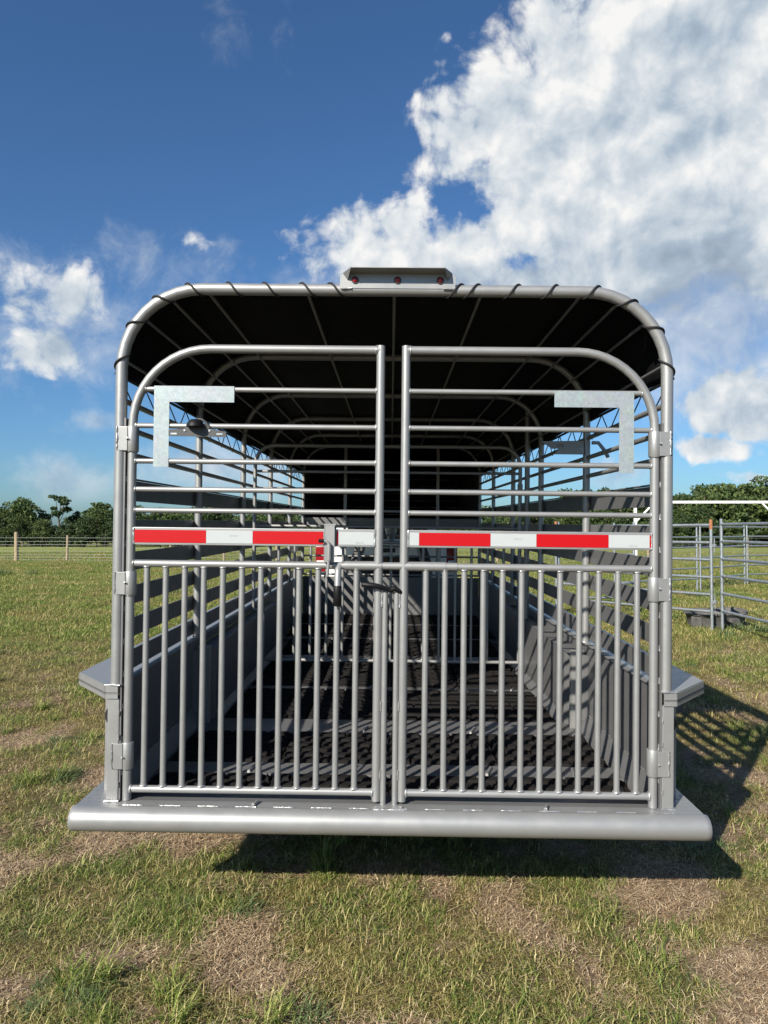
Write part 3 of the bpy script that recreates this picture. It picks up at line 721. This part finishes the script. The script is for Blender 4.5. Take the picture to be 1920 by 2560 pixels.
for x in (-.45, .45): MB().prism([(x-.05, yF+.03, .93), (x+.05, yF+.03, .93), (x+.05, yF+.03, 1.05), (x-.05, yF+.03, 1.05)], (-x*.3, .9, .55)).obj('neck_beam', 'sheet', TR)
cn = MB(); cn.lathe([(.05, 0), (.05, .30), (.075, .36), (.10, .50), (.10, .56)], (0, NOSE-.35, 1.02), 'Z', 20); cn.obj('coupler', 'galv', TR)

# ------------------------------------------------------------------ pickup truck in front of the trailer
PK = thing('pickup_truck', 'white pickup truck hitched ahead of the livestock trailer', 'truck', (-.06, 9.80, 0))
def pk(name, a, b, mt, bev=0.0, par=None): return MB().box(a, b, bev).obj(name, mt, par or PK)
for s in (-1, 1):
    pk('bed_side', (min(s*.86, s*.98), .02, .62), (max(s*.86, s*.98), 2.04, 1.38), 'truck_white', .04)
    t = pk('tail_lamp', (min(s*.83, s*.975), -.035, .98), (max(s*.83, s*.975), .03, 1.32), 'red_lens', .012)
    pk('white_lens', (min(s*.845, s*.96), -.040, 1.06), (max(s*.845, s*.96), -.030, 1.13), 'truck_white', .003, t)
    for y in (1.05, 4.55): wheel_parts(PK, s*.86, y, .39, .39, .27)
tg = pk('tailgate', (-.825, -.03, .70), (.825, .03, 1.36), 'truck_white', .02)
pk('tailgate_panel', (-.60, -.040, .88), (.60, -.029, 1.20), 'tinted_glass', .004, tg)
pk('tailgate_handle', (-.12, -.05, 1.24), (.12, -.029, 1.30), 'black_plastic', .005, tg)
bb = pk('rear_bumper', (-.95, -.16, .50), (.95, .0, .70), 'chrome', .03)
pk('bed_floor', (-.86, .03, .62), (.86, 2.05, .70), 'black_plastic')
cabm = MB()
sec = lambda y, zb, zt, xb, xt: [(-xb, y, zb), (xb, y, zb), (xt, y, zt), (-xt, y, zt)]
def loft(m, S):
    V = [p for s_ in S for p in s_]; n = len(S[0]); F = [tuple(range(n))]
    for i in range(len(S)-1): F += [(i*n+j, (i+1)*n+j, (i+1)*n+(j+1) % n, i*n+(j+1) % n) for j in range(n)]
    F.append(tuple((len(S)-1)*n+j for j in range(n))[::-1]); return m.add(V, F)
loft(cabm, [sec(2.06, .55, 1.30, .98, .96), sec(6.05, .55, 1.18, .97, .88)])
loft(cabm, [sec(2.10, 1.29, 1.90, .95, .74), sec(3.6, 1.27, 1.96, .95, .76), sec(4.45, 1.24, 1.26, .92, .90)])
cab = cabm.obj('cab', 'truck_white', PK); bv = cab.modifiers.new('bevel', 'BEVEL'); bv.width = .05; bv.segments = 3
MB().prism([(-.70, 2.094, 1.40), (.70, 2.094, 1.40), (.62, 2.094, 1.80), (-.62, 2.094, 1.80)], (0, -.006, 0)).obj('rear_window', 'tinted_glass', PK)
for s in (-1, 1):
    MB().prism([(s*.915, 2.3, 1.42), (s*.915, 3.9, 1.40), (s*.80, 3.5, 1.82), (s*.80, 2.35, 1.82)], (s*.012, 0, .004)).obj('side_window', 'tinted_glass', PK)
MB().prism([(-.82, 4.32, 1.34), (.82, 4.32, 1.34), (.70, 3.72, 1.85), (-.70, 3.72, 1.85)], (0, .02, .02)).obj('windscreen', 'tinted_glass', PK)
for s in (-1, 1):
    mr = MB().box((min(s*1.0, s*1.2), 3.75, 1.30), (max(s*1.0, s*1.2), 3.85, 1.52), .03).obj('mirror', 'black_plastic', PK)

# ------------------------------------------------------------------ corral panels, tub, white frame
def panel_fence(a, b, label, rails=6, h=1.70, rusty=False, group='galvanised corral panels'):
    a = Vector((a[0], a[1], 0)); b = Vector((b[0], b[1], 0)); L = (b-a).length
    za = float(ground_z(a.x, a.y)); t = thing('corral_panel', label, 'corral panel', (a.x, a.y, za), math.atan2(b.y-a.y, b.x-a.x), group)
    for x in (0.0, L):
        MB().tube([(x, 0, 0.0), (x, 0, h)], .024, 10).obj('post', 'galv', t)
        if rusty: MB().tube([(x, 0, h-.14), (x, 0, h+.006)], .0255, 10).obj('rusty_post_end', 'rust', t)
    for k in range(rails):
        z = .30 + (h-.38)*k/(rails-1); 
        MB().tube([(0, 0, z+random.uniform(-.006,.006)), (L*.5, 0, z-.004), (L, 0, z+random.uniform(-.006,.006))], .0215, 8).obj('rail', 'galv', t)
    for z in (.42, h-.42):
        m = MB(); m.box((L-.02, -.02, z), (L+.075, .02, z+.05), .004); m.tube([(L+.05, 0, z-.08), (L+.05, 0, z+.14)], .008, 6); m.obj('connector', 'galv', t)
panel_fence((3.05, 13.15), (4.90, 10.92), 'galvanised six-rail corral panel beside the trailer with a rust-tipped post', rusty=True)
panel_fence((5.03, 10.86), (5.10, 7.86), 'galvanised corral panel continuing from the rust-tipped post beside the black tub')
panel_fence((4.55, 13.35), (3.11, 13.20), 'galvanised corral panel seen through the trailer side slats')
FG = 'far corral panels before the wooden fence posts'
panel_fence((5.25, 16.75), (7.78, 18.15), 'far galvanised corral panel before the wooden fence posts', group=FG)
panel_fence((7.88, 18.18), (9.90, 20.0), 'far galvanised corral panel before the wooden fence posts', group=FG, rusty=False)
panel_fence((10.0, 20.05), (12.75, 20.9), 'far galvanised corral panel before the wooden fence posts', group=FG)
def tub():
    x, y = 5.20, 11.45; z = float(ground_z(x, y))
    t = thing('feed_tub', 'weathered black rubber tub on the grass behind the corral panel', 'tub', (x, y, z))
    m = MB(); seg = 36
    prof = [(.40, .0), (.43, .10), (.455, .235), (.485, .245), (.49, .262), (.47, .272), (.445, .262), (.42, .11), (.38, .04), (.02, .035)]
    V = []; 
    for (r, h) in prof:
        for j in range(seg):
            a = 2*math.pi*j/seg; d = 1 + .03*math.sin(2*a+.5) + .012*math.sin(5*a); V.append((r*d*math.cos(a), r*d*.86*math.sin(a), max(0, h + .02*math.sin(a+1)*h/.26 + .010*math.sin(3*a)*h/.26)))
    F = [(i*seg+j, i*seg+(j+1) % seg, (i+1)*seg+(j+1) % seg, (i+1)*seg+j) for i in range(len(prof)-1) for j in range(seg)]
    m.add(V, F, True); m.obj('tub_body', 'tub', t)
    for a in (210, 30, 285):
        q = MB(); q.box((-.09, -.035, .02), (.09, .0, .20), .012); h = q.obj('tub_rib', 'tub', t); h.location = (.43*math.cos(R(a)), .385*math.sin(R(a)), 0); h.rotation_euler = (0, 0, R(a+90))
tub()
def white_frame():
    y = 22.0; z0 = -.02; x0, x1, h = 7.55, 12.05, 2.43
    t = thing('white_pipe_frame', 'white square-tube frame with corner braces standing behind the corral', 'frame', (x0, y, z0)); w_ = x1-x0; q = .038
    for x in (0, w_): MB().box((x-q, -q, 0), (x+q, q, h-q)).obj('post', 'white_pipe', t)
    MB().box((-q, -q*1.03, h-q+.001), (w_+q, q*1.03, h+q)).obj('top_beam', 'white_pipe', t)
    MB().tube([(.01, 0, h-.62), (.58, 0, h-.03)], .032, 8).obj('brace', 'white_pipe', t); MB().tube([(w_-.01, 0, h-.62), (w_-.60, 0, h-.03)], .032, 8).obj('brace', 'white_pipe', t)
white_frame()

# ------------------------------------------------------------------ wire fence on wooden posts
def wire_fence():
    t = thing('wire_fence', 'woven wire fence on round wooden posts across the pasture', 'fence', (0, 34.5, 0))
    xs = [-22.6, -18.75, -16.15, -13.4, -10.9, -8.2, -5.6, -2.9, -.3, 2.3, 5.15, 7.25, 9.9, 12.4, 14.75, 17.15, 19.8, 22.6]
    for i, x in enumerate(xs):
        yy = -.05*x if x < 0 else -.01*x; h = 1.26+random.uniform(-.06, .05); r = .06 if i != 1 else .10
        if i == 1: h = 1.45
        zz = float(ground_z(x, 34.5+yy)); ln = random.uniform(-.03, .03)
        MB().tube([(x, yy, zz-.05), (x+ln*.5, yy, zz+h*.5), (x+ln, yy, zz+h)], r, 9, rad=[r*1.05, r, r*.93]).obj('post', 'wood_post', t)
    m = MB()
    for z in (.06, .20, .34, .50, .66, .82, .98, 1.16):
        m.tube([(x, (-.05*x if x < 0 else -.01*x)-.07, z+float(ground_z(x, 34.5))) for x in xs], .0055, 4, False)
    for x in np.arange(xs[0], xs[-1], .30):
        y_ = (-.05*x if x < 0 else -.01*x)-.07; z_ = float(ground_z(x, 34.5)); m.tube([(x, y_, z_+.05), (x, y_, z_+1.0)], .0032, 3, False)
    m.obj('woven_wire', 'wire', t)
wire_fence()

# ------------------------------------------------------------------ trees
def crown_mesh(name, w_, h, n, mt, seed, lobes, pine=False):
    r = np.random.default_rng(seed); V = []; F = []
    L = []
    for k in range(lobes):
        a = r.uniform(0, 6.283); q = math.sqrt(r.uniform(0, 1)); zc = r.uniform(.10, .93)
        env = math.sin(math.pi*min(1, max(0.08, zc*.86+.10)))**.75
        L.append((w_*.40*q*env*math.cos(a), w_*.40*q*env*math.sin(a), h*zc, w_*r.uniform(.11, .20), h*r.uniform(.06, .11)))
    if pine: L = [(w_*r.uniform(-.36,.36), w_*r.uniform(-.36,.36), h*zc, w_*r.uniform(.13,.20), h*r.uniform(.022,.04)) for zc in list(r.uniform(.62, .98, lobes))]
    P = np.zeros((n, 3))
    for i in range(n):
        c = L[r.integers(len(L))]; d = r.normal(size=3); d /= np.linalg.norm(d); q = r.uniform(.55, 1.05)
        P[i] = (c[0]+d[0]*c[3]*q, c[1]+d[1]*c[3]*q, c[2]+d[2]*c[4]*q)
    for p in P:
        s = r.uniform(.14, .34); u = r.normal(size=3); u /= np.linalg.norm(u); v = np.cross(u, r.normal(size=3)); v /= np.linalg.norm(v); o = len(V)
        V += [tuple(p-u*s), tuple(p+v*s*.55), tuple(p+u*s), tuple(p-v*s*.55)]; F.append((o, o+1, o+2, o+3))
    me = bpy.data.meshes.new(name); me.from_pydata(V, [], F); me.materials.append(MATS[mt]); return me, L
def trunk_mesh(name, h, r0, L, seed):
    r = np.random.default_rng(seed); m = MB(); m.tube([(0,0,-.2), (.05*h*r.normal()*.2, 0, h*.4), (r.normal()*.03*h, r.normal()*.03*h, h*.9)], r0, 8, rad=[r0*1.2, r0*.8, r0*.25])
    for c in L[:9]:
        zb_ = c[2]*.55+.1*h; m.tube([(0,0,min(zb_, h*.8)), (c[0]*.6, c[1]*.6, c[2]*.9), (c[0], c[1], c[2])], r0*.3, 5, rad=[r0*.4, r0*.25, r0*.08])
    return m.mesh(name, 'bark')
TREES = []
for k, (w_, h, n, mt, lobes) in enumerate([(8.5, 9, 4200, 'tree_leaf', 40), (7.0, 8, 3600, 'tree_leaf_dark', 34), (9.5, 10, 4600, 'tree_leaf', 46), (6.5, 9.5, 3600, 'tree_leaf_dark', 36), (8.0, 7, 3600, 'tree_leaf', 36)]):
    cm, L = crown_mesh('crown', w_, h, n, mt, 100+k, lobes); TREES.append((cm, trunk_mesh('trunk', h, .2+.01*k, L, 40+k), h))
def plant(x, y, kind, hgt, label, name='broadleaf_tree', group='trees of the far tree line'):
    cm, tm, h = TREES[kind]; s = hgt/h
    t = thing(name, label, 'tree', (x, y, float(ground_z(x, y))), random.uniform(0, 6.28), group); t.scale = (s*random.uniform(.92, 1.15), s*random.uniform(.92, 1.15), s)
    for nm, me in (('crown', cm), ('trunk', tm)):
        o = bpy.data.objects.new(nm, me); col.objects.link(o); o.parent = t
def tree_top(px):
    """height of the tree line along its run (its tall and low stretches)"""
    pts = [(-200, 8.5), (0, 8.0), (60, 8.6), (110, 6.4), (170, 5.6), (215, 7.0), (270, 9.2), (320, 8.2), (380, 7.6), (500, 7.5), (700, 7), (960, 7), (1200, 7.4), (1400, 8), (1600, 8.4), (1700, 9.2), (1735, 10.6), (1765, 9.0), (1805, 9.9), (1840, 9.0), (1900, 10.0), (2000, 9.4), (2200, 9)]
    return float(np.interp(px, [p[0] for p in pts], [p[1] for p in pts]))
n_ = 0
LAB = ['broad round-crowned green tree in the far tree line', 'compact dark green tree in the far tree line', 'wide-spreading green tree in the far tree line', 'tall narrow dark green tree in the far tree line', 'low bushy green tree in the far tree line']
for row, (yy, st, k) in enumerate([(110, 3.6, .52), (113, 4.3, .80), (120, 4.6, 1.0), (128, 5.0, 1.04)]):
    x = -98.0
    while x < 100:
        px = 977+x/yy*1775
        hh = (tree_top(px)*yy/120)*k*(1.07 if x > 20 else .90)*random.uniform(.80, 1.10)
        kd = random.choice([0,1,2,3,4]) if row else random.choice([1,3,4])
        plant(x+random.uniform(-1,1), yy+random.uniform(-2.5,2.5), kd, max(3.5, hh), LAB[kd], group=LAB[kd].replace(' tree in', ' trees of').replace('far tree line', 'far line'))
        x += st*random.uniform(.8, 1.2)
cm, L = crown_mesh('crown', 4.6, 8.6, 900, 'tree_leaf_dark', 321, 15, True); TREES.append((cm, trunk_mesh('trunk', 8.4, .16, L, 77), 8.6))
plant((145-977)/1775*118, 118, 5, 8.5, 'thin tall pine with tufted flat crown rising above the tree line', 'pine_tree', None)

# ------------------------------------------------------------------ grass
def blade_clump(name, n, rad, lmin, lmax, wdt, mt, seed, lean=0.5, flat=False):
    r = np.random.default_rng(seed); V = []; F = []
    for i in range(n):
        a = r.uniform(0, 6.283); q = rad*math.sqrt(r.uniform(0, 1)); bx_, by_ = q*math.cos(a), q*math.sin(a)
        L = r.uniform(lmin, lmax); d = r.uniform(0, 6.283) if rad > .04 or flat else a+r.normal()*.5
        dx, dy = math.cos(d), math.sin(d); nx, ny = -dy, dx; w_ = wdt*r.uniform(.7, 1.3); o = len(V)
        if flat:
            z0 = r.uniform(.003, .016); z1 = r.uniform(.003, .022)
            V += [(bx_-nx*w_, by_-ny*w_, z0), (bx_+nx*w_, by_+ny*w_, z0), (bx_+dx*L+nx*w_*.4, by_+dy*L+ny*w_*.4, z1), (bx_+dx*L-nx*w_*.4, by_+dy*L-ny*w_*.4, z1)]; F.append((o, o+1, o+2, o+3))
        else:
            th = abs(r.normal())*lean*.6+.10; cur = r.uniform(.3, 1.0)*(.6+lean); px, pz = 0.0, -.006; ws = (1.0, .95, .7, 0.0); pts = [(0.0, -.006)]
            for q_ in range(3):
                px += L/3*math.sin(min(th, 1.9)); pz += L/3*math.cos(min(th, 1.9)); th += cur*.55; pts.append((px, max(pz, .004)))
            for q_, (ox, oz) in enumerate(pts[:3]):
                V += [(bx_+dx*ox-nx*w_*ws[q_], by_+dy*ox-ny*w_*ws[q_], oz), (bx_+dx*ox+nx*w_*ws[q_], by_+dy*ox+ny*w_*ws[q_], oz)]
            V.append((bx_+dx*pts[3][0], by_+dy*pts[3][0], pts[3][1]))
            F += [(o, o+1, o+3, o+2), (o+2, o+3, o+5, o+4), (o+4, o+5, o+6)]
    me = bpy.data.meshes.new(name); me.from_pydata(V, [], F); me.materials.append(MATS[mt]); return me
gcol = bpy.data.collections.new('grass_clumps')
specs = [('green', 22, .05, .018, .060, .0011, 'grass_green', 1.1, False), ('green', 18, .05, .025, .085, .0012, 'grass_green', .9, False), ('green', 28, .06, .012, .045, .0011, 'grass_blue', 1.3, False),
         ('olive', 22, .05, .018, .060, .0011, 'grass_olive', 1.2, False), ('olive', 18, .05, .025, .085, .0011, 'grass_olive', 1.4, False), ('olive', 28, .06, .012, .045, .0011, 'grass_olive', 1.5, False),
         ('straw', 30, .09, .015, .075, .0009, 'straw', 0, True), ('straw', 36, .09, .006, .030, .0014, 'straw', 0, True), ('straw', 20, .08, .015, .06, .0010, 'straw', 1.6, False),
         ('tuft', 90, .045, .05, .16, .0018, 'grass_green', .8, False), ('tuft', 80, .055, .04, .12, .0017, 'grass_blue', 1.0, False),
         ('patch', 120, .26, .05, .12, .0036, 'grass_green', 1.0, False), ('patch', 120, .26, .05, .12, .0036, 'grass_olive', 1.1, False), ('patch', 120, .28, .04, .11, .0038, 'grass_green', 1.2, False), ('patch', 70, .20, .12, .28, .0055, 'grass_blue', .7, False)]
for i, (nm, n, rad, a, b, wd, mt, ln, fl) in enumerate(specs):
    o = bpy.data.objects.new('%02d_%s' % (i, nm), blade_clump(nm, n, rad, a, b, wd, mt, 500+i, ln, fl)); gcol.objects.link(o)
def scatter():
    P = []; S = []; I = []
    def zone(y0, y1, dens, kinds, smin, smax, pad=1.3):
        xm = .60*y1+pad; n = int(dens*2*xm*(y1-y0)); x = rng.uniform(-xm, xm, n); y = rng.uniform(y0, y1, n)
        k = np.abs(x) < .60*y+pad; x, y = x[k], y[k]; 
        k = ~((np.abs(x) < .9) & (y > 4.2) & (y < 8.2)); x, y = x[k], y[k]
        b = bare_at(x, y); g = fbm(x+50, y+20, 1.8, 3); u = rng.random(len(x)); v = rng.random(len(x))
        if kinds == 'near':
            tall = (vnoise(x+9, y-4, 3.4) > .74) & (rng.random(len(x)) < .030)
            grass = (u > b*.95+.06)
            idx = np.where(grass, np.where(v < np.clip((g-.38)*3.0, .08, .90), (rng.random(len(x))*3).astype(int), 3+(rng.random(len(x))*3).astype(int)), 6+(rng.random(len(x))*3).astype(int))
            idx = np.where(tall, 9+(v > .6), idx)
            keep = tall | (grass & (rng.random(len(x)) > b*.55)) | (~grass & (rng.random(len(x)) < .60))
        else:
            idx = np.where(v < np.clip((g-.25)*2.4, .25, .95), np.where(u < .5, 11, 13), 12); idx = np.where((vnoise(x, y, .5) > .86) & (u < .16), 14, idx)
            keep = u > b*.7
        x, y, idx, g = x[keep], y[keep], idx[keep], g[keep]
        P.append(np.stack([x, y, ground_z(x, y)], 1)); S.append(rng.uniform(smin, smax, len(x))*(0.75+.6*g)); I.append(idx)
    zone(1.5, 3.4, 1150, 'near', .6, 1.15); zone(3.4, 6.0, 720, 'near', .65, 1.2); zone(6.0, 10, 230, 'near', .95, 1.7)
    zone(6.0, 12, 8, 'far', .5, .8); zone(10, 18, 22, 'far', .65, 1.1); zone(18, 34, 9, 'far', .8, 1.3); zone(34, 60, 2.4, 'far', 1.0, 1.7)
    P = np.concatenate(P); S = np.concatenate(S); I = np.concatenate(I); n = len(P)
    me = bpy.data.meshes.new('grass'); me.vertices.add(n); me.vertices.foreach_set('co', P.ravel().astype(np.float32))
    for nm, ty, d in (('scl', 'FLOAT', S.astype(np.float32)), ('idx', 'INT', I.astype(np.int32)), ('rz', 'FLOAT', rng.uniform(0, 6.283, n).astype(np.float32))):
        me.attributes.new(nm, ty, 'POINT').data.foreach_set('value', d)
    o = bpy.data.objects.new('grass', me); col.objects.link(o)
    tag(o, 'short green and dry straw-coloured grass covering the pasture', 'grass', kind='stuff')
    g = bpy.data.node_groups.new('grass_scatter', 'GeometryNodeTree'); g.interface.new_socket('Geometry', in_out='INPUT', socket_type='NodeSocketGeometry'); g.interface.new_socket('Geometry', in_out='OUTPUT', socket_type='NodeSocketGeometry')
    N = g.nodes; Lk = g.links
    gi = N.new('NodeGroupInput'); go = N.new('NodeGroupOutput'); ip = N.new('GeometryNodeInstanceOnPoints'); ci = N.new('GeometryNodeCollectionInfo')
    ci.inputs['Collection'].default_value = gcol; ci.inputs['Separate Children'].default_value = True; ci.inputs['Reset Children'].default_value = True
    def named(nm, ty):
        a = N.new('GeometryNodeInputNamedAttribute'); a.data_type = ty; a.inputs[0].default_value = nm; return a.outputs['Attribute']
    Lk.new(gi.outputs[0], ip.inputs['Points']); Lk.new(ci.outputs[0], ip.inputs['Instance']); ip.inputs['Pick Instance'].default_value = True
    Lk.new(named('idx', 'INT'), ip.inputs['Instance Index'])
    cx_ = N.new('ShaderNodeCombineXYZ'); Lk.new(named('rz', 'FLOAT'), cx_.inputs[2]); Lk.new(cx_.outputs[0], ip.inputs['Rotation'])
    Lk.new(named('scl', 'FLOAT'), ip.inputs['Scale']); Lk.new(ip.outputs[0], go.inputs[0])
    o.modifiers.new('scatter', 'NODES').node_group = g
    print('grass instances', n)
scatter()
